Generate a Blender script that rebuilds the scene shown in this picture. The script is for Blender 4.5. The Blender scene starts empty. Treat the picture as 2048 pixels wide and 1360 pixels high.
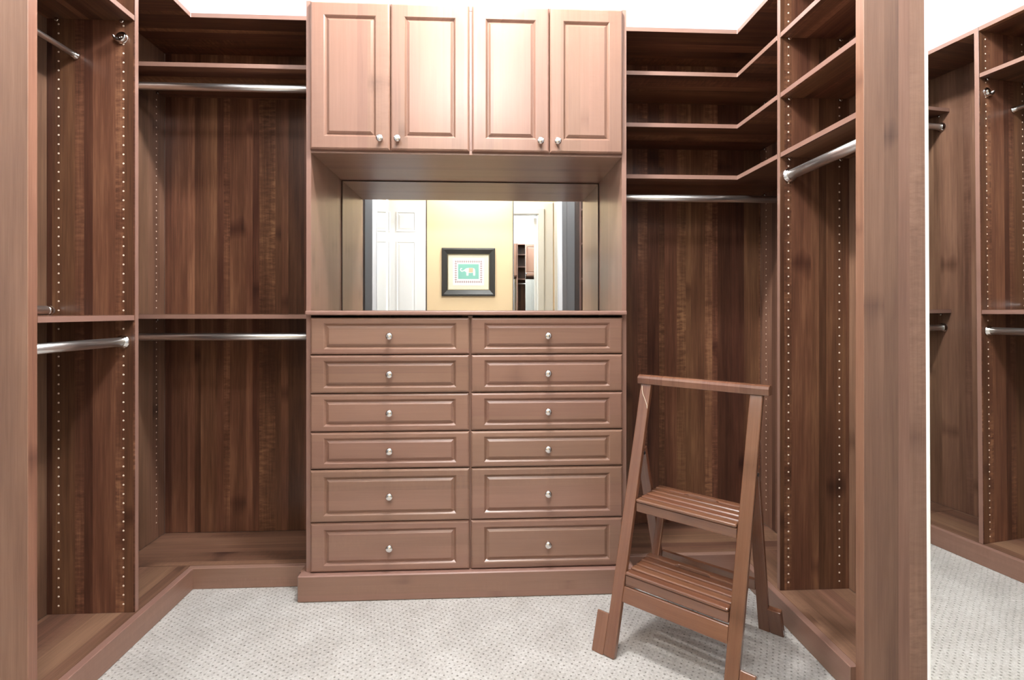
import bpy, bmesh, math, random
from mathutils import Vector, Matrix
random.seed(7)
SC = bpy.context.scene
COL = SC.collection

# ------------------------------------------------------------------ camera
H = 1.137                       # eye height
F = 1040.0                      # focal length in px of the 2048 frame
TH = math.radians(2.845)        # turned a little to the right
cam_d = bpy.data.cameras.new('camera')
cam = bpy.data.objects.new('camera', cam_d); COL.objects.link(cam)
cam_d.sensor_width = 36.0; cam_d.lens = F/2048*36; cam_d.shift_y = -58/2048
cam_d.clip_start = 0.02
cam.location = (0, 0, H); cam.rotation_euler = (math.radians(90), 0, -TH)
SC.camera = cam

# ------------------------------------------------------------------ world, lamps, exposure
W = bpy.data.worlds.new('world'); SC.world = W; W.use_nodes = True
W.node_tree.nodes['Background'].inputs[0].default_value = (0.9, 0.95, 1.0, 1)
W.node_tree.nodes['Background'].inputs[1].default_value = 0.3
SC.view_settings.view_transform = 'Standard'; SC.view_settings.look = 'None'
SC.view_settings.gamma = 1.0; SC.view_settings.use_curve_mapping = False
SC.view_settings.exposure = 0.40
CEIL = 3.10
def lamp(name, loc, power, radius, color=(1, .95, .88), kind='POINT'):
    d = bpy.data.lights.new(name, kind); d.energy = power; d.color = color
    if kind == 'POINT': d.shadow_soft_size = radius
    else: d.shape = 'DISK'; d.size = radius*2
    o = bpy.data.objects.new(name, d); COL.objects.link(o); o.location = loc
    return o
lamp('closet_lamp', (0.0, 1.55, CEIL-.12), 112, .09, (1, .975, .95))
lamp('added_front_fill', (-.1, .12, CEIL-.24), 42, .20, (1, .975, .95))  # added fill to brighten the fronts, not a known closet lamp
lamp('hall_lamp', (-.1, -.66, CEIL-.16), 46, .14, (1, .97, .92))

# ------------------------------------------------------------------ node helpers / materials
def new_mat(name):
    m = bpy.data.materials.new(name); m.use_nodes = True
    nt = m.node_tree; b = nt.nodes['Principled BSDF']
    return m, nt, b
def nd(nt, typ, **kw):
    n = nt.nodes.new(typ)
    for k, v in kw.items(): setattr(n, k, v)
    return n
def mth(nt, op, a, b=None, c=None):
    n = nt.nodes.new('ShaderNodeMath'); n.operation = op
    for i, v in enumerate((a, b, c)):
        if v is None: continue
        if isinstance(v, (int, float)): n.inputs[i].default_value = v
        else: nt.links.new(v, n.inputs[i])
    return n.outputs[0]
def ramp(nt, fac, stops):
    r = nt.nodes.new('ShaderNodeValToRGB'); e = r.color_ramp.elements
    while len(e) < len(stops): e.new(0.5)
    for el, (p, c) in zip(e, stops): el.position = p; el.color = (*c, 1)
    nt.links.new(fac, r.inputs[0]); return r.outputs[0]
def plain(name, col, rough=.5, metal=0.0, spec=.5, coat=0.0):
    m, nt, b = new_mat(name)
    b.inputs['Base Color'].default_value = (*col, 1)
    b.inputs['Roughness'].default_value = rough; b.inputs['Metallic'].default_value = metal
    b.inputs['Specular IOR Level'].default_value = spec; b.inputs['Coat Weight'].default_value = coat
    return m

def wood(name, stops, strip=21.0, amt=(.5, .32, .18), fig=.22, rough=.38, bump=.02, spec=.5, hue=.008):
    """laminated strip wood; UV in metres: U along the grain, V across it"""
    m, nt, b = new_mat(name)
    uv = nd(nt, 'ShaderNodeUVMap'); sep = nd(nt, 'ShaderNodeSeparateXYZ')
    nt.links.new(uv.outputs[0], sep.inputs[0]); U, V = sep.outputs[0], sep.outputs[1]
    def noise(su, sv, detail=3, w=0.0, rgh=.55):
        c = nd(nt, 'ShaderNodeCombineXYZ')
        nt.links.new(mth(nt, 'MULTIPLY', U, su), c.inputs[0]); nt.links.new(mth(nt, 'MULTIPLY', V, sv), c.inputs[1])
        c.inputs[2].default_value = w
        n = nd(nt, 'ShaderNodeTexNoise'); n.inputs['Scale'].default_value = 1.0
        n.inputs['Detail'].default_value = detail; n.inputs['Roughness'].default_value = rgh
        nt.links.new(c.outputs[0], n.inputs['Vector']); return n.outputs[0]
    # strips of unequal width
    vs = mth(nt, 'ADD', mth(nt, 'MULTIPLY', V, strip), mth(nt, 'MULTIPLY', mth(nt, 'SINE', mth(nt, 'MULTIPLY', V, strip*2.17)), .35))
    idx = mth(nt, 'FLOOR', vs)
    def wn(off):
        w = nd(nt, 'ShaderNodeTexWhiteNoise'); w.noise_dimensions = '1D'
        nt.links.new(mth(nt, 'ADD', idx, off), w.inputs['W']); return w.outputs['Value']
    r1, r2, r3 = wn(.37), wn(77.1), wn(310.7)
    # shift the grain of each strip along its length
    U0 = U; U = mth(nt, 'ADD', U0, mth(nt, 'MULTIPLY', r3, 9.0))
    blot = noise(1.5, 12, 3, 0.0); streak = noise(2.2, 85, 5, 3.0, .68); fine = noise(9.0, 620, 3, 8.0)
    figure = noise(70, 17, 4, 5.0, .68); fpat = noise(3.0, 6, 1, 21.0)
    knot = noise(5.0, 18, 1, 12.0)
    fmask = mth(nt, 'MULTIPLY', mth(nt, 'MULTIPLY', mth(nt, 'GREATER_THAN', r2, .70), fig), mth(nt, 'MULTIPLY', mth(nt, 'MAXIMUM', mth(nt, 'SUBTRACT', fpat, .3), 0.0), 2.6))
    t = mth(nt, 'MULTIPLY', mth(nt, 'SUBTRACT', r1, .5), amt[0])
    t = mth(nt, 'ADD', t, mth(nt, 'MULTIPLY', mth(nt, 'SUBTRACT', blot, .5), amt[1]*2))
    t = mth(nt, 'ADD', t, mth(nt, 'MULTIPLY', mth(nt, 'SUBTRACT', streak, .5), amt[1]*1.6))
    t = mth(nt, 'ADD', t, mth(nt, 'MULTIPLY', mth(nt, 'SUBTRACT', fine, .5), amt[2]*2))
    t = mth(nt, 'ADD', t, mth(nt, 'MULTIPLY', mth(nt, 'SUBTRACT', figure, .42), mth(nt, 'MULTIPLY', fmask, 2.2)))
    # short dark blocks where a strip carries a knot
    cu = mth(nt, 'MULTIPLY', U, 2.3); ci = mth(nt, 'FLOOR', cu)
    kw = nd(nt, 'ShaderNodeTexWhiteNoise'); kw.noise_dimensions = '2D'
    kc = nd(nt, 'ShaderNodeCombineXYZ'); nt.links.new(ci, kc.inputs[0]); nt.links.new(idx, kc.inputs[1]); nt.links.new(kc.outputs[0], kw.inputs['Vector'])
    kd = mth(nt, 'ABSOLUTE', mth(nt, 'SUBTRACT', mth(nt, 'FRACT', cu), .5))
    kshape = mth(nt, 'MAXIMUM', mth(nt, 'SUBTRACT', 1.0, mth(nt, 'MULTIPLY', mth(nt, 'ADD', kd, mth(nt, 'MULTIPLY', mth(nt, 'SUBTRACT', knot, .5), .25)), 9.0)), 0.0)
    dark = mth(nt, 'MULTIPLY', mth(nt, 'MULTIPLY', mth(nt, 'GREATER_THAN', kw.outputs['Value'], .90), kshape), -.75*amt[0])
    t = mth(nt, 'ADD', mth(nt, 'ADD', t, dark), .5)
    col = ramp(nt, t, stops)
    hs = nd(nt, 'ShaderNodeHueSaturation'); nt.links.new(col, hs.inputs['Color'])
    nt.links.new(mth(nt, 'ADD', mth(nt, 'MULTIPLY', mth(nt, 'SUBTRACT', r3, .5), hue), .5), hs.inputs['Hue'])
    col = hs.outputs[0]
    nt.links.new(col, b.inputs['Base Color'])
    b.inputs['Roughness'].default_value = rough; b.inputs['Specular IOR Level'].default_value = spec
    bp = nd(nt, 'ShaderNodeBump'); bp.inputs['Strength'].default_value = bump; bp.inputs['Distance'].default_value = .002
    nt.links.new(t, bp.inputs['Height']); nt.links.new(bp.outputs[0], b.inputs['Normal'])
    return m

M = {}
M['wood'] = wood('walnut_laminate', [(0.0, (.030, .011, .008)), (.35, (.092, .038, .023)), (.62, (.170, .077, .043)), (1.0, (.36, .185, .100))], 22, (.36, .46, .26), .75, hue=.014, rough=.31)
M['endp_lit'] = wood('walnut_end_panel_lit', [(0.0, (.108, .050, .035)), (.35, (.250, .122, .077)), (.62, (.350, .181, .115)), (1.0, (.48, .265, .172))], 18, (.30, .36, .16), .5, hue=.010, rough=.34)  # lighter copy of the laminate; front light on end panels put into colour
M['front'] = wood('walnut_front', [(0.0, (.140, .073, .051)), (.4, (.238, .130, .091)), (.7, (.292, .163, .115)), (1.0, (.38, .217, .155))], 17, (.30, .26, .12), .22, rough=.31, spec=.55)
M['deck'] = wood('walnut_lit', [(0.0, (.060, .028, .020)), (.35, (.150, .076, .048)), (.62, (.230, .122, .078)), (1.0, (.38, .215, .140))], 20, (.40, .44, .2), .3, hue=.01, rough=.33)  # lightened laminate for decks, side and wall panels; lamp light put into colour
M['edge'] = wood('walnut_edge_band_lit', [(0.0, (.21, .115, .090)), (.5, (.30, .170, .132)), (1.0, (.38, .222, .175))], 9, (.2, .15, .10), 0, rough=.30)  # banding lightened; direct light on the front edges is put into its colour
M['stool'] = wood('stool_wood', [(0.0, (.065, .023, .012)), (.5, (.175, .074, .041)), (1.0, (.30, .138, .084))], 5, (.2, .25, .15), 0, rough=.20, spec=.9)
M['chrome'] = plain('chrome', (.82, .80, .78), .12, 1.0)
M['rod'] = plain('satin_rod_metal', (.86, .85, .84), .34, 1.0)
M['mirror'] = plain('mirror_silver', (.90, .92, .91), .0, 1.0)
M['glass_edge'] = plain('mirror_edge', (.82, .86, .86), .2, .0)
M['peg'] = plain('peg_hole_core', (.92, .80, .68), .5)
M['white'] = plain('white_gloss_paint', (.83, .84, .85), .35)
M['wallw'] = plain('white_wall_paint', (.62, .66, .69), .7)
M['hall'] = plain('yellow_wall_paint', (.76, .57, .35), .6)
M['dark'] = plain('dark_gap', (.02, .012, .01), .6)
M['brass'] = plain('dark_hinge_metal', (.06, .05, .05), .35, .8)
M['string'] = plain('cream_string', (.85, .74, .56), .8)
M['frame'] = plain('dark_picture_frame', (.035, .033, .030), .3)
M['gilt'] = plain('gilt_lip', (.32, .27, .16), .4, .4)
M['mat'] = plain('cream_mat_board', (.72, .68, .55), .8)
M['paper'] = plain('white_print_paper', (.85, .83, .80), .7)
M['teal'] = plain('teal_print', (.22, .50, .42), .7)
M['mauve'] = plain('mauve_print', (.42, .31, .32), .7)
M['tan'] = plain('tan_print', (.66, .45, .30), .7)
M['lampglass'] = None

def carpet_mat():
    m, nt, b = new_mat('cream_carpet')
    tc = nd(nt, 'ShaderNodeTexCoord'); sep = nd(nt, 'ShaderNodeSeparateXYZ')
    # small wander of the rows
    nz = nd(nt, 'ShaderNodeTexNoise'); nz.inputs['Scale'].default_value = 9.0
    nt.links.new(tc.outputs['Object'], nz.inputs['Vector'])
    mix = nd(nt, 'ShaderNodeVectorMath'); mix.operation = 'MULTIPLY_ADD'
    nt.links.new(nz.outputs['Color'], mix.inputs[0]); mix.inputs[1].default_value = (.012, .012, 0)
    nt.links.new(tc.outputs['Object'], mix.inputs[2])
    nt.links.new(mix.outputs[0], sep.inputs[0])
    x, y = sep.outputs[0], sep.outputs[1]
    a = math.radians(14)
    def lin(px, py): return mth(nt, 'ADD', mth(nt, 'MULTIPLY', x, px), mth(nt, 'MULTIPLY', y, py))
    s = 1/.026
    p = lin(math.cos(a)*s, math.sin(a)*s); q = lin(-math.sin(a)*s, math.cos(a)*s)
    def cell(du, dv):
        fu = mth(nt, 'SUBTRACT', mth(nt, 'FRACT', mth(nt, 'ADD', p, du)), .5)
        fv = mth(nt, 'SUBTRACT', mth(nt, 'FRACT', mth(nt, 'ADD', q, dv)), .5)
        return mth(nt, 'SQRT', mth(nt, 'ADD', mth(nt, 'MULTIPLY', fu, fu), mth(nt, 'MULTIPLY', fv, fv)))
    d = mth(nt, 'MINIMUM', cell(0, 0), cell(.5, .5))
    pit = mth(nt, 'SUBTRACT', 1.0, mth(nt, 'MINIMUM', mth(nt, 'DIVIDE', d, .15), 1.0))
    n2 = nd(nt, 'ShaderNodeTexNoise'); n2.inputs['Scale'].default_value = 130; n2.inputs['Detail'].default_value = 5; n2.inputs['Roughness'].default_value = .75
    nt.links.new(tc.outputs['Object'], n2.inputs['Vector'])
    n3 = nd(nt, 'ShaderNodeTexNoise'); n3.inputs['Scale'].default_value = 7; n3.inputs['Detail'].default_value = 3
    nt.links.new(tc.outputs['Object'], n3.inputs['Vector'])
    n4 = nd(nt, 'ShaderNodeTexNoise'); n4.inputs['Scale'].default_value = 40
    nt.links.new(tc.outputs['Object'], n4.inputs['Vector'])
    pitv = mth(nt, 'MULTIPLY', pit, mth(nt, 'MULTIPLY', mth(nt, 'MAXIMUM', mth(nt, 'SUBTRACT', n4.outputs[0], .30), 0.0), 5.0))
    t = mth(nt, 'ADD', mth(nt, 'MULTIPLY', n2.outputs[0], .72), mth(nt, 'MULTIPLY', n3.outputs[0], .28))
    base = ramp(nt, t, [(0.33, (.34, .315, .29)), (.5, (.51, .49, .465)), (.66, (.68, .665, .645))])
    mx = nd(nt, 'ShaderNodeMix'); mx.data_type = 'RGBA'
    nt.links.new(mth(nt, 'MINIMUM', mth(nt, 'MULTIPLY', pitv, .85), .8), mx.inputs[0]); nt.links.new(base, mx.inputs[6])
    mx.inputs[7].default_value = (.13, .11, .09, 1)
    nt.links.new(mx.outputs[2], b.inputs['Base Color'])
    b.inputs['Roughness'].default_value = .95; b.inputs['Specular IOR Level'].default_value = .1
    b.inputs['Sheen Weight'].default_value = .25
    hgt = mth(nt, 'SUBTRACT', mth(nt, 'MULTIPLY', n2.outputs[0], .6), pit)
    bp = nd(nt, 'ShaderNodeBump'); bp.inputs['Strength'].default_value = .6; bp.inputs['Distance'].default_value = .006
    nt.links.new(hgt, bp.inputs['Height']); nt.links.new(bp.outputs[0], b.inputs['Normal'])
    return m
M['carpet'] = carpet_mat()

# ------------------------------------------------------------------ mesh builder
class MB:
    def __init__(s): s.v = []; s.f = []; s.uv = []; s.mi = []; s.sm = []
    def face(s, pts, uvs, mi=0, smooth=False):
        n = len(s.v); s.v += [Vector(p) for p in pts]
        s.f.append(list(range(n, n+len(pts)))); s.uv += list(uvs); s.mi.append(mi); s.sm.append(smooth)
    def box(s, a, b, grain='z', edge=(), off=None, uvshift=None):
        """axis-aligned box; grain axis; edge = faces ('-y', '+x' ...) given material 1"""
        x0, y0, z0 = a; x1, y1, z1 = b
        g = 'xyz'.index(grain)
        o = uvshift or (random.uniform(0, 30), random.uniform(0, 30))
        faces = {'-x': [(x0,y1,z0),(x0,y0,z0),(x0,y0,z1),(x0,y1,z1)], '+x': [(x1,y0,z0),(x1,y1,z0),(x1,y1,z1),(x1,y0,z1)],
                 '-y': [(x0,y0,z0),(x1,y0,z0),(x1,y0,z1),(x0,y0,z1)], '+y': [(x1,y1,z0),(x0,y1,z0),(x0,y1,z1),(x1,y1,z1)],
                 '-z': [(x0,y1,z0),(x1,y1,z0),(x1,y0,z0),(x0,y0,z0)], '+z': [(x0,y0,z1),(x1,y0,z1),(x1,y1,z1),(x0,y1,z1)]}
        dims = (x1-x0, y1-y0, z1-z0)
        for k, p in faces.items():
            n = 'xyz'.index(k[1]); ax = [i for i in range(3) if i != n]
            gi = g if g in ax else (ax[0] if dims[ax[0]] > dims[ax[1]] else ax[1])
            ci = ax[0] if ax[1] == gi else ax[1]
            s.face(p, [(q[gi]+o[0], q[ci]+o[1]) for q in p], 1 if k in edge else 0)
    def beam(s, p0, p1, wd, w, t, mi=0):
        """slanted bar from p0 to p1; wd = width direction, w width, t thickness"""
        p0, p1, wd = Vector(p0), Vector(p1), Vector(wd).normalized()
        ax = (p1-p0).normalized(); td = ax.cross(wd).normalized(); wd = td.cross(ax).normalized()
        L = (p1-p0).length; o = (random.uniform(0, 30), random.uniform(0, 30))
        c = lambda P, i, j: P + wd*(w/2*i) + td*(t/2*j)
        ring = [(-1,-1),(1,-1),(1,1),(-1,1)]; vv = 0
        for k in range(4):
            a, b = ring[k], ring[(k+1) % 4]; d = w if k % 2 == 0 else t
            s.face([c(p0,*a), c(p0,*b), c(p1,*b), c(p1,*a)], [(o[0],o[1]+vv),(o[0],o[1]+vv+d),(o[0]+L,o[1]+vv+d),(o[0]+L,o[1]+vv)], mi); vv += d
        s.face([c(p0,*r) for r in reversed(ring)], [(o[0],o[1])]*4, mi); s.face([c(p1,*r) for r in ring], [(o[0],o[1])]*4, mi)
    def prism(s, poly, ax, h0, h1, mi=0, grain=0):
        """polygon in the two axes other than ax, extruded along axis ax from h0 to h1"""
        i = [k for k in range(3) if k != ax]
        def P(q, h):
            r = [0, 0, 0]; r[i[0]], r[i[1]] = q; r[ax] = h; return tuple(r)
        o = (random.uniform(0, 30), random.uniform(0, 30))
        uv = lambda q: (q[grain]+o[0], q[1-grain]+o[1])
        s.face([P(q, h1) for q in poly], [uv(q) for q in poly], mi)
        s.face([P(q, h0) for q in reversed(poly)], [uv(q) for q in reversed(poly)], mi)
        per = 0
        for k in range(len(poly)):
            a, b = poly[k], poly[(k+1) % len(poly)]; d = math.dist(a, b)
            s.face([P(a,h0), P(b,h0), P(b,h1), P(a,h1)], [(o[0]+per,o[1]),(o[0]+per+d,o[1]),(o[0]+per+d,o[1]+h1-h0),(o[0]+per,o[1]+h1-h0)], 1 if mi == 0 else mi); per += d
    def lathe(s, prof, c, axis, n=20, mi=0, cap=True):
        """profile [(radius, height)] around an axis through c"""
        ax = Vector(axis).normalized(); u = ax.orthogonal().normalized(); w = ax.cross(u); c = Vector(c)
        R = [[c+ax*h+(u*math.cos(2*math.pi*k/n)+w*math.sin(2*math.pi*k/n))*r for k in range(n)] for r, h in prof]
        for i in range(len(R)-1):
            for k in range(n):
                q = [R[i][k], R[i][(k+1) % n], R[i+1][(k+1) % n], R[i+1][k]]
                s.face(q, [(0,0)]*4, mi, True)
        if cap:
            s.face(list(reversed(R[0])), [(0,0)]*n, mi); s.face(R[-1], [(0,0)]*n, mi)
    def tube(s, pts, r, n=8, mi=0):
        pts = [Vector(p) for p in pts]; rings = []
        for i, p in enumerate(pts):
            d = (pts[min(i+1, len(pts)-1)]-pts[max(i-1, 0)]).normalized()
            u = d.cross(Vector((.3,.5,.8))).normalized(); w = d.cross(u)
            rings.append([p+(u*math.cos(2*math.pi*k/n)+w*math.sin(2*math.pi*k/n))*r for k in range(n)])
        for i in range(len(rings)-1):
            for k in range(n):
                s.face([rings[i][k], rings[i][(k+1)%n], rings[i+1][(k+1)%n], rings[i+1][k]], [(0,0)]*4, mi, True)
        s.face(list(reversed(rings[0])), [(0,0)]*n, mi); s.face(rings[-1], [(0,0)]*n, mi)
    def raised(s, x0, x1, z0, z1, yf, thick, ix, iz, grain='z'):
        """raised-panel front facing -y: chamfered edge, V groove, raised field"""
        w = [(0,0,yf+thick), (0,0,yf+.0065), (.003,.003,yf+.0022), (.0075,.0075,yf+.0), (ix,iz,yf+.0), (ix+.003,iz+.003,yf+.002), (ix+.009,iz+.009,yf+.0095), (ix+.0115,iz+.0115,yf+.0095), (ix+.012,iz+.012,yf+.007), (ix+.021,iz+.021,yf+.0015)]
        o = (random.uniform(0, 30), random.uniform(0, 30))
        def ring(a, b, y): return [(x0+a,y,z0+b),(x1-a,y,z0+b),(x1-a,y,z1-b),(x0+a,y,z1-b)]
        uv = (lambda p: (p[2]+o[0], p[0]+p[1]+o[1])) if grain == 'z' else (lambda p: (p[0]+o[0], p[2]+p[1]+o[1]))
        R = [ring(*q) for q in w]
        for i in range(len(R)-1):
            for k in range(4):
                q = [R[i][k], R[i][(k+1)%4], R[i+1][(k+1)%4], R[i+1][k]]; s.face(q, [uv(p) for p in q])
        s.face(R[-1], [uv(p) for p in R[-1]]); s.face(list(reversed(R[0])), [uv(p) for p in reversed(R[0])])

def setp(o, label=None, cat=None, group=None, kind=None):
    if label: o['label'] = label
    if cat: o['category'] = cat
    if group: o['group'] = group
    if kind: o['kind'] = kind
    return o
def wloc(o):
    p = Vector(o.location)
    return p                                   # every object here keeps its world place in .location (see link below)
def mesh_of(mb, name, mats, center, xf=None):
    me = bpy.data.meshes.new(name)
    vs = [xf @ v if xf else v for v in mb.v]
    me.from_pydata([tuple(v-center) for v in vs], [], mb.f)
    uvl = me.uv_layers.new(name='UVMap'); uvl.data.foreach_set('uv', [c for q in mb.uv for c in q])
    for m in mats: me.materials.append(M[m])
    me.polygons.foreach_set('material_index', mb.mi); me.polygons.foreach_set('use_smooth', mb.sm)
    bm = bmesh.new(); bm.from_mesh(me); bmesh.ops.remove_doubles(bm, verts=bm.verts, dist=1e-6)
    bmesh.ops.recalc_face_normals(bm, faces=bm.faces); bm.to_mesh(me); bm.free()
    return me
def attach(o, parent):
    COL.objects.link(o)
    if parent is not None:
        o.parent = parent; o.matrix_parent_inverse = Matrix.Translation(-Vector(parent['_w']))
    o['_w'] = tuple(o.location)
def obj(name, mb, mats, parent=None, bevel=0.0, xf=None, seg=1):
    if isinstance(mats, str): mats = [mats]
    vs = [xf @ v if xf else v for v in mb.v]
    lo = Vector([min(v[i] for v in vs) for i in range(3)]); hi = Vector([max(v[i] for v in vs) for i in range(3)])
    c = Vector(((lo.x+hi.x)/2, (lo.y+hi.y)/2, lo.z))
    o = bpy.data.objects.new(name, mesh_of(mb, name, mats, c, xf)); o.location = c
    attach(o, parent)
    if bevel:
        bv = o.modifiers.new('bevel', 'BEVEL'); bv.width = bevel; bv.segments = seg; bv.limit_method = 'ANGLE'; bv.angle_limit = math.radians(40)
        bv.harden_normals = False
    return o
def inst(name, me, loc, parent=None, rot=None):
    o = bpy.data.objects.new(name, me); o.location = loc
    if rot: o.rotation_euler = rot
    attach(o, parent); return o
def thing(name, loc, label, cat, group=None, kind=None):
    o = bpy.data.objects.new(name, None); o.location = loc; o.empty_display_size = .05
    attach(o, None); return setp(o, label, cat, group, kind)
def boxobj(name, a, b, mats, parent=None, grain='z', edge=(), bevel=.001):
    mb = MB(); mb.box(a, b, grain, edge); return obj(name, mb, mats, parent, bevel)
def struct(name, mb, mats, bevel=0.0): return setp(obj(name, mb, mats, None, bevel), kind='structure')

# ------------------------------------------------------------------ room
XL, XR, YB = -1.535, 1.389, 2.556        # wall faces (wood back panels stand 15 mm proud)
YF0, YF1, YH = -.05, -.17, -1.15         # closet face and hall face of front wall; hall wall
TOP = 2.374                              # top of the joinery
BH = .085                                # plinth height
mb = MB(); mb.box((-2.6, YH-.1, -.05), (2.6, YB+.1, 0.0)); floor = struct('floor', mb, 'carpet')
mb = MB(); mb.box((-2.6, YH-.1, CEIL), (2.6, YB+.1, CEIL+.08)); struct('ceiling', mb, 'wallw')
mb = MB(); mb.box((XL-.1, YB, 0), (XR+.1, YB+.1, CEIL)); struct('wall_back', mb, 'wallw')
mb = MB(); mb.box((XL-.1, YF0, 0), (XL, YB, CEIL)); struct('wall_left', mb, 'wallw')
mb = MB(); mb.box((XR, YF0, 0), (XR+.1, YB, CEIL)); struct('wall_right', mb, 'wallw')
OL, OR, OZ = -.985, .720, 2.47            # double doorway
mb = MB(); mb.box((-2.6, YF1, 0), (OL, YF0, CEIL)); mb.box((OR, YF1, 0), (2.6, YF0, CEIL)); mb.box((OL, YF1, OZ), (OR, YF0, CEIL))
struct('wall_front', mb, 'white')
mb = MB(); mb.box((-2.6, YH-.1, 0), (2.6, YH, CEIL)); struct('wall_hall', mb, 'hall')
mb = MB(); mb.box((-2.6, YH, 0), (-2.5, YF1, CEIL)); struct('wall_hall_left', mb, 'hall')
mb = MB(); mb.box((2.5, YH, 0), (2.6, YF1, CEIL)); struct('wall_hall_right', mb, 'hall')
# casing on the closet side and jamb lining
mb = MB()
for a, b in (((OL-.075, YF0, 0), (OL, YF0+.018, OZ+.075)), ((OR, YF0, 0), (OR+.075, YF0+.018, OZ+.075)), ((OL, YF0, OZ), (OR, YF0+.018, OZ+.075))): mb.box(a, b)
struct('trim_1', mb, 'white', .003)
mb = MB()
for a, b in (((OL-.075, YF1-.018, 0), (OL, YF1, OZ+.075)), ((OR, YF1-.018, 0), (OR+.075, YF1, OZ+.075)), ((OL, YF1-.018, OZ), (OR, YF1, OZ+.075))): mb.box(a, b)
for x in (OL, OR-.012): mb.box((x, YF1, 0), (x+.012, YF0, OZ))
struct('trim_2', mb, 'white', .002)

# ------------------------------------------------------------------ peg holes
def pegs(parent, pts_dir, z0, z1, skip=()):
    """rows of 32 mm peg holes; pts_dir = list of ((x, y), normal)"""
    mb = MB()
    for (x, y), n in pts_dir:
        z = z0
        while z < z1:
            if not any(abs(z-q) < .016 for q in skip):
                mb.lathe([(.0034, -.001), (.0034, .0004), (.0022, .0009)], (x, y, z), n, 7)
            z += .032
    return setp(obj('peg_holes', mb, 'peg', parent), kind='stuff')
def pin(parent, c, n):
    mb = MB(); mb.lathe([(.003, -.002), (.003, .008), (.007, .008), (.007, .011), (.004, .012)], c, n, 10)
    return obj('shelf_pin', mb, 'chrome', parent)

PT = .019
# ------------------------------------------------------------------ left side: corner unit and side unit
LX, LF, LB = -1.52, -1.224, -1.195       # wood face at wall, panel front, plinth front
BF, BB = 2.22, 2.185                     # back run shelf front, plinth front
YBK = 2.541                              # wood back panel face
PY = 1.878                               # face of the left partition
GX0, GX1 = -.713, .573                   # outer faces of the drawer tower
left_c = thing('corner_shelving', (-1.12, 2.4, 0), 'walnut corner shelving left of the drawer chest with two narrow shelves', 'shelving')
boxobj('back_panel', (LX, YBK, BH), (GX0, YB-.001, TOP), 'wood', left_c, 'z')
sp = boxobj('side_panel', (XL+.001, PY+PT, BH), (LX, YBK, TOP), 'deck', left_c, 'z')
pegs(sp, [((LX, 2.478), (1,0,0))], .16, 2.30, (2.158, 1.11))
mb = MB(); mb.prism([(LX, YBK), (GX0, YBK), (GX0, BF), (LF, BF), (LF, PY+PT), (LX, PY+PT)], 2, TOP-PT, TOP); obj('top_shelf', mb, ['wood', 'edge'], left_c, .001)
for z, nm in ((2.168, 0), (1.123, 1)):
    boxobj('shelf', (LX+.001, BF, z-PT), (GX0-.001, YBK-.001, z), ['wood', 'edge'], left_c, 'x', ('-y',))
    for q in (BF+.05, YBK-.065): pin(sp, (LX, q, z-PT-.006), (1,0,0))
boxobj('deck', (LX, BB+.026, 0.02), (GX0, YBK, BH), 'deck', left_c, 'x')
boxobj('kick_board', (LB-.026, BB, 0), (GX0-.003, BB+.026, BH), ['front', 'edge'], left_c, 'x', ('+z',), .002)

left_s = thing('side_shelving', (-1.36, 1.67, 0), 'walnut hanging bay along the left wall, ended by a wide near panel', 'shelving')
EY0, EY1 = 1.453, 1.483
pl = boxobj('partition', (LX, PY, BH), (LF, PY+PT, TOP), ['wood', 'edge'], left_s, 'z', ('+x',))
pegs(pl, [((LF-.039, PY), (0,-1,0)), ((LX+.04, PY), (0,-1,0))], .115, 2.33, (1.115, 1.03, 2.158))
boxobj('end_panel', (LX, EY0, 0), (LF, EY1, TOP), ['endp_lit', 'endp_lit'], left_s, 'z', ('+x',))
boxobj('wall_panel', (XL+.001, EY0, BH), (LX, PY+PT, TOP), 'deck', left_s, 'z')
boxobj('top_shelf', (LX, EY1, TOP-PT), (LF, PY, TOP), ['wood', 'edge'], left_s, 'y', ('+x',))
for z in (2.168, 1.123): boxobj('shelf', (LX+.001, EY1+.001, z-PT), (LF-.001, PY-.001, z), ['wood', 'edge'], left_s, 'y', ('+x',))
for z in (2.149, ):
    for x in (LF-.039, LX+.04): pin(pl, (x, PY, z-.006), (0,-1,0))
boxobj('deck', (LX, EY1, .02), (LB-.026, BB+.026, BH), 'deck', left_s, 'y')
boxobj('kick_board', (LB-.026, EY0, 0), (LB, BB, BH), ['front', 'edge'], left_s, 'y', ('+z',), .002)

# ------------------------------------------------------------------ right side
RX, RF, RB = 1.374, 1.104, 1.075
RPY = 1.904
BFR, BBR = 2.235, 2.20
right_c = thing('corner_shelving', (1.0, 2.4, 0), 'walnut corner shelving right of the drawer chest with four stacked L-shaped shelves', 'shelving')
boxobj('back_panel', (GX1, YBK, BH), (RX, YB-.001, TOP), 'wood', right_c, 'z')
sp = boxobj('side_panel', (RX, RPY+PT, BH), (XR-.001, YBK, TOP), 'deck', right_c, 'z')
RS = (2.184, 1.958, 1.733)
pegs(sp, [((RX, 2.49), (-1,0,0))], .16, 2.30, [z-.02 for z in RS])
Lr = lambda e: [(GX1+e, BFR), (RF-.001, BFR), (RF-.001, RPY+PT+e), (RX-e, RPY+PT+e), (RX-e, YBK-e), (GX1+e, YBK-e)]
mb = MB(); mb.prism(Lr(0), 2, TOP-PT, TOP); obj('top_shelf', mb, ['wood', 'edge'], right_c, .001)
for z in RS:
    mb = MB(); mb.prism(Lr(.001), 2, z-PT, z); obj('shelf', mb, ['wood', 'edge'], right_c, .001)
    for q in (2.02, 2.30, 2.49): pin(sp, (RX, q, z-PT-.006), (-1,0,0))
boxobj('deck', (GX1, BBR+.026, .02), (RX, YBK, BH), 'deck', right_c, 'x')
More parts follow.
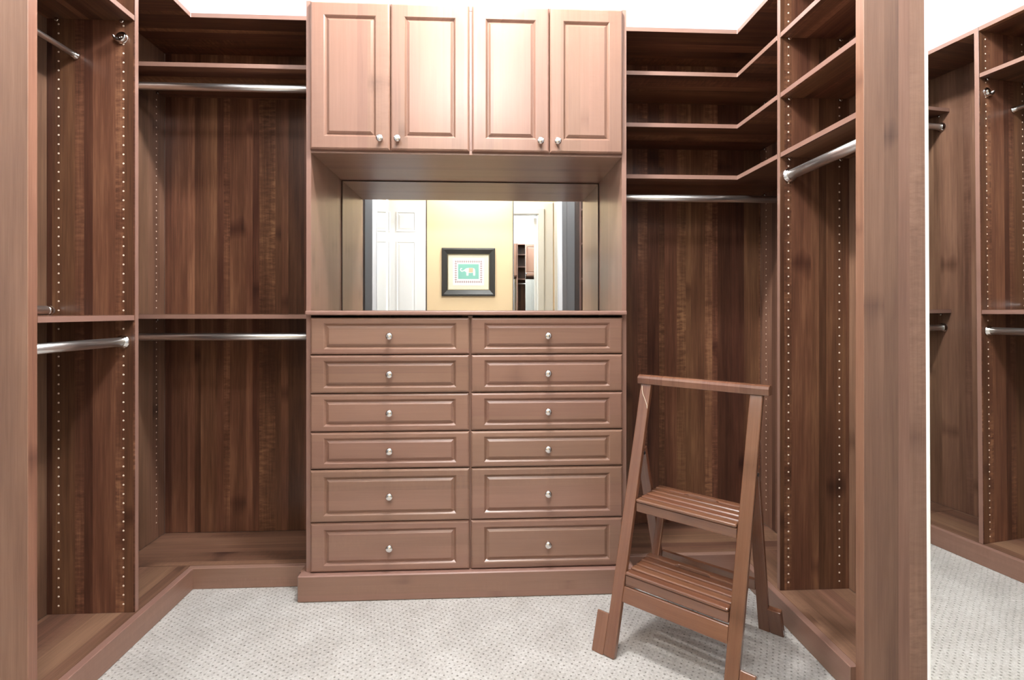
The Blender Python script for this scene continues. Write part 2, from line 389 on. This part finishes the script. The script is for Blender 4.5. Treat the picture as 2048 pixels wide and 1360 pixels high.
boxobj('kick_board', (GX1+.003, BBR, 0), (RB+.026, BBR+.026, BH), ['front', 'edge'], right_c, 'x', ('+z',), .002)

right_s = thing('side_shelving', (1.24, 1.69, 0), 'walnut bay along the right wall with shelves above a rod and a wide near panel', 'shelving')
pr = boxobj('partition', (RF, RPY, BH), (RX, RPY+PT, TOP), ['wood', 'edge'], right_s, 'z', ('-x',))
pegs(pr, [((RF+.033, RPY), (0,-1,0)), ((RX-.039, RPY), (0,-1,0))], .115, 2.33, [z-.02 for z in RS]+[1.65])
boxobj('end_panel', (RF-.012, EY0, 0), (RX, EY1+.004, TOP), ['endp_lit', 'endp_lit'], right_s, 'z', ('-x',))
boxobj('wall_panel', (RX, EY0, BH), (XR-.001, RPY+PT, TOP), 'deck', right_s, 'z')
boxobj('top_shelf', (RF, EY1+.004, TOP-PT), (RX, RPY, TOP), ['wood', 'edge'], right_s, 'y', ('-x',))
for z in RS:
    boxobj('shelf', (RF+.001, EY1+.005, z-PT), (RX-.001, RPY-.001, z), ['wood', 'edge'], right_s, 'y', ('-x',))
    for x in (RF+.033, RX-.039): pin(pr, (x, RPY, z-PT-.006), (0,-1,0))
boxobj('deck', (RB+.026, EY1+.004, .02), (RX, BBR+.026, BH), 'deck', right_s, 'y')
boxobj('kick_board', (RB, EY1+.004, 0), (RB+.026, BBR, BH), ['front', 'edge'], right_s, 'y', ('+z',), .002)

# ------------------------------------------------------------------ rods
def rod(p0, p1, label, r=.0155, flange0=True, flange1=True, group='chrome hanging rods'):
    p0, p1 = Vector(p0), Vector(p1); d = (p1-p0).normalized(); L = (p1-p0).length
    t = thing('hanging_rod', (p0+p1)/2, label, 'rod', group)
    mb = MB(); mb.lathe([(r*.9, .002), (r, .003), (r, L-.003), (r*.9, L-.002)], p0, d, 24); obj('tube', mb, 'rod', t)
    for f, p, n in ((flange0, p0, d), (flange1, p1, -d)):
        if f:
            mb = MB(); mb.lathe([(r*1.45, 0.0), (r*1.5, .002), (r*1.5, .005), (r*1.22, .007), (r*1.2, .016), (r*1.02, .017)], p, n, 24); obj('flange', mb, 'chrome', t)
    return t
rod((LX+.001, BF+.04, 2.083), (GX0-.001, BF+.04, 2.083), 'chrome rod under the upper shelf, left of the drawer chest')
rod((LX+.001, BF+.04, 1.028), (GX0-.001, BF+.04, 1.028), 'chrome rod under the waist-high shelf, left of the drawer chest')
rod((LF-.039, EY1+.001, 1.03), (LF-.039, PY-.001, 1.03), 'short chrome rod below the waist-high shelf of the left wall bay')
rod((LF-.197, EY1+.001, 2.022), (LF-.197, PY-.001, 2.022), 'thin chrome rod below the upper shelf of the left wall bay', .009)
t = thing('loose_rod', (LX+.03, 1.67, 1.124), 'loose chrome rod lying on the waist-high shelf of the left wall bay', 'rod')
mb = MB(); mb.lathe([(.006, 0), (.013, .0015), (.0155, .006), (.0155, .37)], (LX+.027, PY-.012, 1.1390), (0,-1,0), 24); obj('tube', mb, 'rod', t)
mb = MB(); mb.lathe([(.0157, .0), (.0157, .012)], (LX+.027, PY-.025, 1.1390), (0,-1,0), 24); obj('end_cap', mb, 'chrome', t)
rod((RF+.036, EY1+.005, 1.648), (RF+.036, RPY-.001, 1.648), 'chrome rod below the shelves of the right wall bay', .018)
rod((GX1+.001, BFR+.04, 1.638), (RX-.001, BFR+.04, 1.638), 'chrome rod under the lowest L-shaped shelf behind the step stool')
# empty rod cup on the left partition
t = thing('rod_bracket', (LF-.043, PY, 2.088), 'empty chrome rod cup high on the left partition', 'rod bracket')
mb = MB(); mb.lathe([(.020, 0), (.021, .002), (.021, .004), (.012, .005), (.012, .006)], (LF-.043, PY, 2.088), (0,-1,0), 20); obj('plate', mb, 'chrome', t)
mb = MB()
for k in range(9):
    a0, a1 = math.pi*(1+k/9), math.pi*(1+(k+1)/9)
    c = Vector((LF-.043, PY-.004, 2.090))
    ro, ri = .021, .0175
    P = lambda r, a, y: (c.x+r*math.cos(a), c.y-y, c.z+r*math.sin(a))
    mb.face([P(ro,a0,0), P(ro,a1,0), P(ro,a1,.017), P(ro,a0,.017)], [(0,0)]*4, 0, True)
    mb.face([P(ri,a0,.017), P(ri,a1,.017), P(ri,a1,0), P(ri,a0,0)], [(0,0)]*4, 0, True)
    mb.face([P(ro,a0,.017), P(ro,a1,.017), P(ri,a1,.017), P(ri,a0,.017)], [(0,0)]*4)
obj('cup', mb, 'chrome', t)
mb = MB(); mb.lathe([(.0045, 0), (.0045, .003), (.002, .004)], (LF-.043, PY-.006, 2.088), (0,-1,0), 10); obj('screw', mb, 'chrome', t)

# ------------------------------------------------------------------ drawer chest with tall side panels
GF, DFY = 2.100, 2.082                    # side panel front, drawer face
chest = thing('drawer_chest', (-.07, 2.32, 0), 'walnut chest of twelve drawers with tall side panels, in the middle of the back wall', 'dresser')
for x in (GX0, GX1-PT): boxobj('side_panel', (x, GF, .02), (x+PT, YBK, 2.368), ['front', 'edge'], chest, 'z', ('-y',))
mb = MB(); mb.box((GX0-.022, 2.063, 0), (GX1+.022, GF-.001, .103), 'x', ('+z',)); mb.box((GX0-.022, GF-.001, 0), (GX0, 2.184, .103), 'y'); mb.box((GX1, GF-.001, 0), (GX1+.022, 2.199, .103), 'y')
obj('plinth', mb, ['front', 'edge'], chest, .004)
XI0, XI1 = GX0+PT, GX1-PT
XM = -.0635
boxobj('divider', (XM-.0095, GF+.002, .10), (XM+.0095, YBK-.002, 1.118), ['wood', 'edge'], chest, 'z', ('-y',))
boxobj('bottom_panel', (XI0, GF+.002, .085), (XI1, YBK-.002, .103), 'wood', chest, 'x')
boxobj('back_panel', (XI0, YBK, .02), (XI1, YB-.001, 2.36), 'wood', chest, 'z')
rows = [1.112, .9632, .8105, .658, .5105, .3015, .104]
kmb = MB(); kmb.lathe([(.0085, 0), (.0075, .003), (.0055, .006), (.0055, .012), (.008, .015), (.013, .0175), (.0148, .021), (.0145, .0245), (.0115, .028), (.006, .030), (.002, .0305)], (0, 0, 0), (0, -1, 0), 20)
KNOB = mesh_of(kmb, 'knob', ['chrome'], Vector((0,0,0)))
jit = [(.0, .0), (.001, -.001), (-.001, .001), (.0, .001), (-.002, .002), (.001, 0)]
for ci, (a, b) in enumerate(((XI0+.001, XM-.003), (XM+.003, XI1-.001))):
    for r in range(6):
        zt, zb = rows[r]-.0015, rows[r+1]+.0018
        dj = random.uniform(-.0015, .0025)
        mb = MB(); mb.raised(a+max(0, dj)*.5, b-max(0,-dj), zb, zt, DFY+random.uniform(-.002, .001), .0175, .052, .021 if r < 4 else .026, 'x')
        for (p, q) in (((a+.02, GF+.003, zb+.012), (a+.032, 2.50, zt-.03)), ((b-.032, GF+.003, zb+.012), (b-.02, 2.50, zt-.03))): mb.box(p, q, 'y')
        d = obj('drawer', mb, 'front', chest)
        inst('knob', KNOB, ((a+b)/2-.001+(.003 if ci else 0), DFY+.0035, (zt+zb)/2), d)

counter = MB(); counter.prism([(GX0+.006, 2.066), (GX1-.006, 2.066), (GX1-.006, GF-.0005), (XI1-.0005, GF-.0005), (XI1-.0005, YBK-.001), (XI0+.0005, YBK-.001), (XI0+.0005, GF-.0005), (GX0+.006, GF-.0005)], 2, 1.1205, 1.1385)
setp(obj('counter_top', counter, ['front', 'edge'], None, .005, seg=2), 'thin walnut counter top on the drawer chest below the mirror', 'counter top')

# upper cabinet
up = thing('upper_cabinet', (-.07, 2.32, 1.765), 'walnut wall cabinet with four raised-panel doors above the mirror niche', 'cabinet')
boxobj('bottom_panel', (XI0, GF+.001, 1.765), (XI1, YBK-.002, 1.784), ['front', 'edge'], up, 'x', ('-y',))
boxobj('top_panel', (XI0, GF+.001, 2.345), (XI1, YBK-.002, 2.364), ['front', 'edge'], up, 'x', ('-y',))
boxobj('middle_panel', (XM-.0095, GF+.001, 1.784), (XM+.0095, YBK-.002, 2.345), ['front', 'edge'], up, 'z', ('-y',))
dx = [XI0+.001, -.3815, -.379, -.0675, -.0565, .2535, .2565, XI1-.001]
for k in range(4):
    a, b = dx[2*k], dx[2*k+1]
    mb = MB(); mb.raised(a, b, 1.775, 2.358, DFY, .0175, .054, .052, 'z'); d = obj('door', mb, 'front', up)
    inst('knob', KNOB, (b-.036 if k % 2 == 0 else a+.030, DFY, 1.815), d)

# mirror in the niche
mm = MB(); mm.box((XI0+.005, YBK-.007, 1.1395), (XI1-.005, YBK-.003, 1.7605), 'x', ('-y',))
nm_ = obj('niche_mirror', mm, ['glass_edge', 'mirror'])
boxobj('backing', (XI0+.0005, YBK-.003, 1.1395), (XI1-.0005, YBK-.0003, 1.7645), 'dark', nm_, bevel=0)
setp(nm_, 'frameless mirror at the back of the niche above the counter', 'mirror')

# ------------------------------------------------------------------ mirrored double doors, open into the closet
def leaf(name, hinge, tip, face, lean=0.0):
    """door leaf from hinge to free end; face = +1/-1: side of its mirror"""
    h, t_ = Vector((*hinge, 0)), Vector((*tip, 0)); d = (t_-h).normalized(); n = Vector((d.y, -d.x, 0))*face
    root = thing(name, (h+t_)/2, None, None, None, 'structure')
    def slab(nm, u0, u1, o0, o1, z0, z1, mat, bevel=.002):
        L = (t_-h).length
        mb = MB(); mb.box((u0, o0, z0), (L+u1, o1, z1))
        xf = Matrix(((d.x, n.x, 0, h.x), (d.y, n.y, 0, h.y), (0, 0, 1, 0), (0, 0, 0, 1))) @ Matrix.Translation((0, 0, H)) @ Matrix.Rotation(-lean, 4, 'X') @ Matrix.Translation((0, 0, -H))
        return obj(nm, mb, mat, root, bevel, xf)
    slab('door_slab', .012, -.004, -.040, -.004, .012, 2.44, 'white')
    slab('mirror_pane', .016, -.004, -.004, 0, .02, 2.43, 'mirror', .0)
    slab('mirror_edge', (t_-h).length-.0045, 0, -.004, .0012, .02, 2.43, 'white', .0006)
    return root
setp(leaf('door_1', (.6753, -.05), (.6067, .689), -1, math.radians(.32)), 'mirror-faced white door leaf standing open at the right, reflecting the left wall bay')
setp(leaf('door_2', (-.972, -.05), (-.90, .72), 1), 'mirror-faced white door leaf standing open left of the doorway')

# ------------------------------------------------------------------ shallow shelving on the front wall, either side of the doorway
for xa, xb, sd in ((XL+.001, -1.175, 'left'), (.875, XR-.001, 'right')):
    t = thing('shallow_shelving', ((xa+xb)/2, .08, 0), 'shallow walnut shelving on the front wall, %s of the double doorway' % sd, 'shelving', 'shelves flanking the doorway')
    for x in (xa, xb-PT): boxobj('side_panel', (x, YF0+.002, 0), (x+PT, .22, TOP), ['wood', 'edge'], t, 'z', ('+y',))
    boxobj('back_panel', (xa+PT, YF0+.002, 0), (xb-PT, YF0+.012, TOP), 'wood', t, 'z')
    for z in (.085, .45, .80, 1.12, 1.45, 1.78, 2.10, TOP): boxobj('shelf', (xa+PT, YF0+.012, z-PT), (xb-PT, .219, z), ['wood', 'edge'], t, 'x', ('+y',))

# ------------------------------------------------------------------ hall: six-panel door, mirrored door, picture
d3 = thing('door_3', (-1.09, YH, 0), None, None, None, 'structure')
dx0, dx1, y0 = -1.475, -.715, YH+.002
boxobj('door_slab', (dx0, y0, .01), (dx1, y0+.03, 2.44), 'white', d3, bevel=.002)
cols = ((dx0+.115, dx0+.345), (dx1-.345, dx1-.115))
for z0, z1 in ((.25, .92), (1.06, 1.96), (2.07, 2.31)):
    for a, b in cols:
        mb = MB()
        # sunk moulding ring and raised field (facing +y)
        q = [(0, .030), (.0, .036), (.012, .038), (.022, .031), (.045, .037)]
        R = [[(a+i, y0+dy, z0+i), (b-i, y0+dy, z0+i), (b-i, y0+dy, z1-i), (a+i, y0+dy, z1-i)] for i, dy in q]
        for i in range(len(R)-1):
            for k in range(4): mb.face([R[i][k], R[i][(k+1)%4], R[i+1][(k+1)%4], R[i+1][k]], [(0,0)]*4)
        mb.face(R[-1], [(0,0)]*4); obj('panel', mb, 'white', d3)
mb = MB(); mb.box((dx1+.004, YH, 0), (dx1+.012, YH+.012, 2.45)); obj('door_gap', mb, 'dark', d3)
d4 = thing('door_4', (.52, YH, 0), None, None, None, 'structure')
boxobj('door_slab', (.325, YH+.001, .01), (.80, YH+.028, 2.44), 'white', d4, bevel=.002)
boxobj('mirror_pane', (.329, YH+.028, .015), (.796, YH+.032, 2.425), 'mirror', d4, bevel=0)
boxobj('edge_strip', (.318, YH+.001, .01), (.325, YH+.034, 2.445), 'brass', d4, bevel=0)

px, pz, py = -.21, 1.60, YH
pic = thing('framed_picture', (px, py, pz-.286), 'dark framed elephant print on the yellow hall wall, seen in the niche mirror', 'picture')
FW, FH = .632, .572
def ringframe(w0, h0, w1, h1, ya, yb):
    mb = MB()
    O = [(px-w0/2, pz-h0/2), (px+w0/2, pz-h0/2), (px+w0/2, pz+h0/2), (px-w0/2, pz+h0/2)]
    I = [(px-w1/2, pz-h1/2), (px+w1/2, pz-h1/2), (px+w1/2, pz+h1/2), (px-w1/2, pz+h1/2)]
    mid = [((o[0]*.72+i[0]*.28), (o[1]*.72+i[1]*.28)) for o, i in zip(O, I)]
    for k in range(4):
        j = (k+1) % 4
        for A, B, a0, b0 in ((O, O, py+.001, ya), (O, mid, ya, ya+.006), (mid, I, ya+.006, yb), (I, I, yb, py+.002)):
            mb.face([(A[k][0], a0, A[k][1]), (A[j][0], a0, A[j][1]), (B[j][0], b0, B[j][1]), (B[k][0], b0, B[k][1])], [(0,0)]*4)
    return mb
obj('frame', ringframe(FW, FH, .495, .425, py+.030, py+.018), 'frame', pic)
obj('inner_lip', ringframe(.499, .429, .478, .408, py+.017, py+.014), 'gilt', pic)
boxobj('mat_board', (px-.245, py+.003, pz-.21), (px+.245, py+.009, pz+.21), 'mat', pic, bevel=0)
pr_ = boxobj('print', (px-.185, py+.0095, pz-.158), (px+.185, py+.0105, pz+.165), 'paper', pic, bevel=0)
mb = MB()
def poly_xz(mb, pts, y): mb.face([(x, y, z) for x, z in pts], [(0,0)]*len(pts))
# ornamental border: small lozenges and arcs
y_ = py+.0112
bw, bh = .345, .285; cz = pz+.004
for k in range(13):
    for zz in (cz-bh/2+.022, cz+bh/2-.022):
        x = px-bw/2+.022+k*(bw-.044)/12; s = .0115
        poly_xz(mb, [(x-s, zz), (x, zz-s*1.5), (x+s, zz), (x, zz+s*1.5)], y_)
for k in range(1, 9):
    for xx in (px-bw/2+.022, px+bw/2-.022):
        z = cz-bh/2+.022+k*(bh-.044)/9; s = .0115
        poly_xz(mb, [(xx-s*1.5, z), (xx, z-s), (xx+s*1.5, z), (xx, z+s)], y_)
setp(obj('border_pattern', mb, 'mauve', pr_), kind='stuff')
tf = boxobj('teal_field', (px-.123, py+.0106, pz-.082), (px+.123, py+.0112, pz+.095), 'teal', pr_, bevel=0)
E = [(-.073,.030),(-.083,.035),(-.090,.028),(-.088,.017),(-.078,.011),(-.062,.016),(-.050,.024),(-.030,.040),(0,.046),(.045,.046),(.068,.040),(.078,.022),(.080,-.002),(.079,-.046),(.056,-.046),(.054,-.010),(.030,-.014),(.002,-.012),(-.001,-.046),(-.024,-.046),(-.026,-.006),(-.040,.004),(-.052,.010),(-.066,.002),(-.082,.000),(-.097,.011),(-.101,.030),(-.091,.044),(-.076,.042)]
import mathutils.geometry as mg
vv = [Vector((x, z, 0)) for x, z in E]
mb = MB()
for tri in mg.tessellate_polygon([vv]): mb.face([(px+E[i][0], py+.0118, pz+.004+E[i][1]) for i in tri], [(0,0)]*3)
obj('elephant_figure', mb, 'paper', pr_)
mb = MB(); poly_xz(mb, [(px+.002, pz-.004), (px+.052, pz-.004), (px+.056, pz+.048), (px+.004, pz+.048)], py+.0124); obj('saddle_cloth', mb, 'tan', pr_)

# ------------------------------------------------------------------ step stool
PHI = math.radians(40.5)+TH
wx, wy = Vector((math.cos(PHI), -math.sin(PHI), 0)), Vector((math.sin(PHI), math.cos(PHI), 0))
org = Vector((.406, 1.692, 0))
XF = Matrix(((wx.x, wy.x, 0, org.x), (wx.y, wy.y, 0, org.y), (0, 0, 1, 0), (0, 0, 0, 1)))
SW = .380                                        # centre to centre of the uprights
LEAN = .313
stool = thing('step_stool', org+wx*SW/2+wy*.25, 'brown wooden folding two-step stool with a tall handle frame', 'step stool')
def part(name, mb, mat='stool', parent=stool, bevel=.003, seg=2): return obj(name, mb, mat, parent, bevel, XF, seg)
fy = lambda z: LEAN*z
HT = .872
for i, x in enumerate((0, SW)):
    mb = MB(); mb.beam((x, fy(0), 0), (x, fy(HT), HT), (1,0,0), .040, .020); u_ = part('upright', mb)
    sx = -1 if i == 0 else 1
    mb = MB(); xa, xb = sorted((x+sx*.020, x+sx*.064))
    mb.prism([(-.011, 0), (.012, 0), (.012+.035, .112), (-.011+.040, .122)], 0, xa, xb, 2 and 0); part('foot_block', mb, ['stool', 'stool'], u_)
mb = MB()
r0 = .017
prof = [(-.018, -.015), (.018, -.015), (.020, .006), (.016, .014), (.008, .018), (-.008, .018), (-.016, .014), (-.020, .006)]
cy, czr = fy(HT), HT+.012
mb.prism([(cy+a, czr+b) for a, b in prof], 0, -.030, SW+.040, 0); part('handle', mb, ['stool', 'stool'], bevel=.002)
AZ, BY = .65, .49
ay = fy(AZ)+.021
by = lambda z: ay+(BY-ay)*(AZ-z)/AZ
for i, x in enumerate((0, SW)):
    mb = MB(); mb.beam((x-.034, by(0), 0), (x, by(AZ), AZ), (1,0,0), .038, .018); b_ = part('back_leg', mb)
    sx = -1 if i == 0 else 1
    mb = MB(); xa, xb = sorted((x-.033+sx*.019, x-.033+sx*.064))
    mb.prism([(BY-.011, 0), (BY+.011, 0), (BY-.035, .110), (BY-.058, .104)], 0, xa, xb); part('foot_block', mb, ['stool', 'stool'], b_)
    mb = MB(); mb.lathe([(.006, -.022), (.006, .022)], (x, fy(AZ-.02)+.012, AZ-.02), (1,0,0), 10); part('hinge', mb, 'brass', b_, 0)
mb = MB(); mb.box((-.006, by(.185)-.006, .168), (SW-.044, by(.185)+.012, .205), 'x'); part('back_crossbar', mb)
mb = MB(); mb.beam((.020, fy(.190), .190), (SW-.020, fy(.190), .190), (0, LEAN, 1), .050, .018); part('front_crossbar', mb)
def step(z, y0, depth, slot):
    st = MB()
    # frame: front apron, side rails, rear rail
    st.box((.022, y0, z-.045), (SW-.022, y0+.016, z-.013), 'x')
    for x in (.022, SW-.038): st.box((x, y0+.016, z-.040), (x+.016, y0+depth-.01, z-.013), 'y')
    st.box((.022, y0+depth-.025, z-.035), (SW-.022, y0+depth-.01, z-.013), 'x')
    s_ = part('step', st)
    n = 5; pitch = depth/n
    for k in range(n):
        ya, yb = y0-.004+k*pitch, y0-.004+(k+1)*pitch-.0075
        mb = MB()
        if slot and k == n-1:
            poly = [(.022, ya), (.13, ya), (.14, ya+.012), (SW-.14, ya+.012), (SW-.13, ya), (SW-.022, ya), (SW-.022, yb), (.022, yb)]
            mb.prism(poly, 2, z-.012, z, 0, 0); part('slat', mb, ['stool', 'stool'], s_, .003)
        else:
            mb.box((.022, ya, z-.012), (SW-.022, yb, z), 'x'); part('slat', mb, 'stool', s_, .0058, 3)
    return s_
S2 = step(.487, fy(.487)-.012, .200, True)
S1 = step(.264, fy(.264)-.018, .195, True)
for x in (.046, SW-.046):
    mb = MB(); mb.beam((x, fy(.264)+.150, .22), (x, fy(.475)+.160, .447), (1,0,0), .026, .014); part('link_bar', mb)
mb = MB(); mb.tube([(-.014, fy(.866)-.0112, .862), (-.011, fy(.85)-.0125, .848), (-.006, fy(.835)-.0125, .835), (.002, fy(.822)-.0125, .822), (.010, fy(.808)-.0125, .808), (.0165, fy(.795)-.0125, .796), (.0185, fy(.785)-.0120, .786)], .0008, 6)
part('string', mb, 'string', bevel=0)

# ------------------------------------------------------------------ ceiling light fixtures (out of frame, they carry the lamps; the one inside the doors is added for fill)
for nm, x, y, lab in (('ceiling_light', 0.0, 1.55, 'round white ceiling light above the middle of the closet'), ('ceiling_light', -.1, .15, 'added round white fitting for the fill lamp just inside the closet doors'), ('ceiling_light', -.1, -.66, 'round white ceiling light in the hall outside the closet')):
    t = thing(nm, (x, y, CEIL-.04), lab, 'ceiling light')
    mb = MB(); mb.lathe([(.11, 0), (.12, -.01), (.12, -.03), (.10, -.035)], (x, y, CEIL), (0,0,1), 24); obj('base_ring', mb, 'white', t)
for o in bpy.data.objects:
    if '_w' in o: del o['_w']
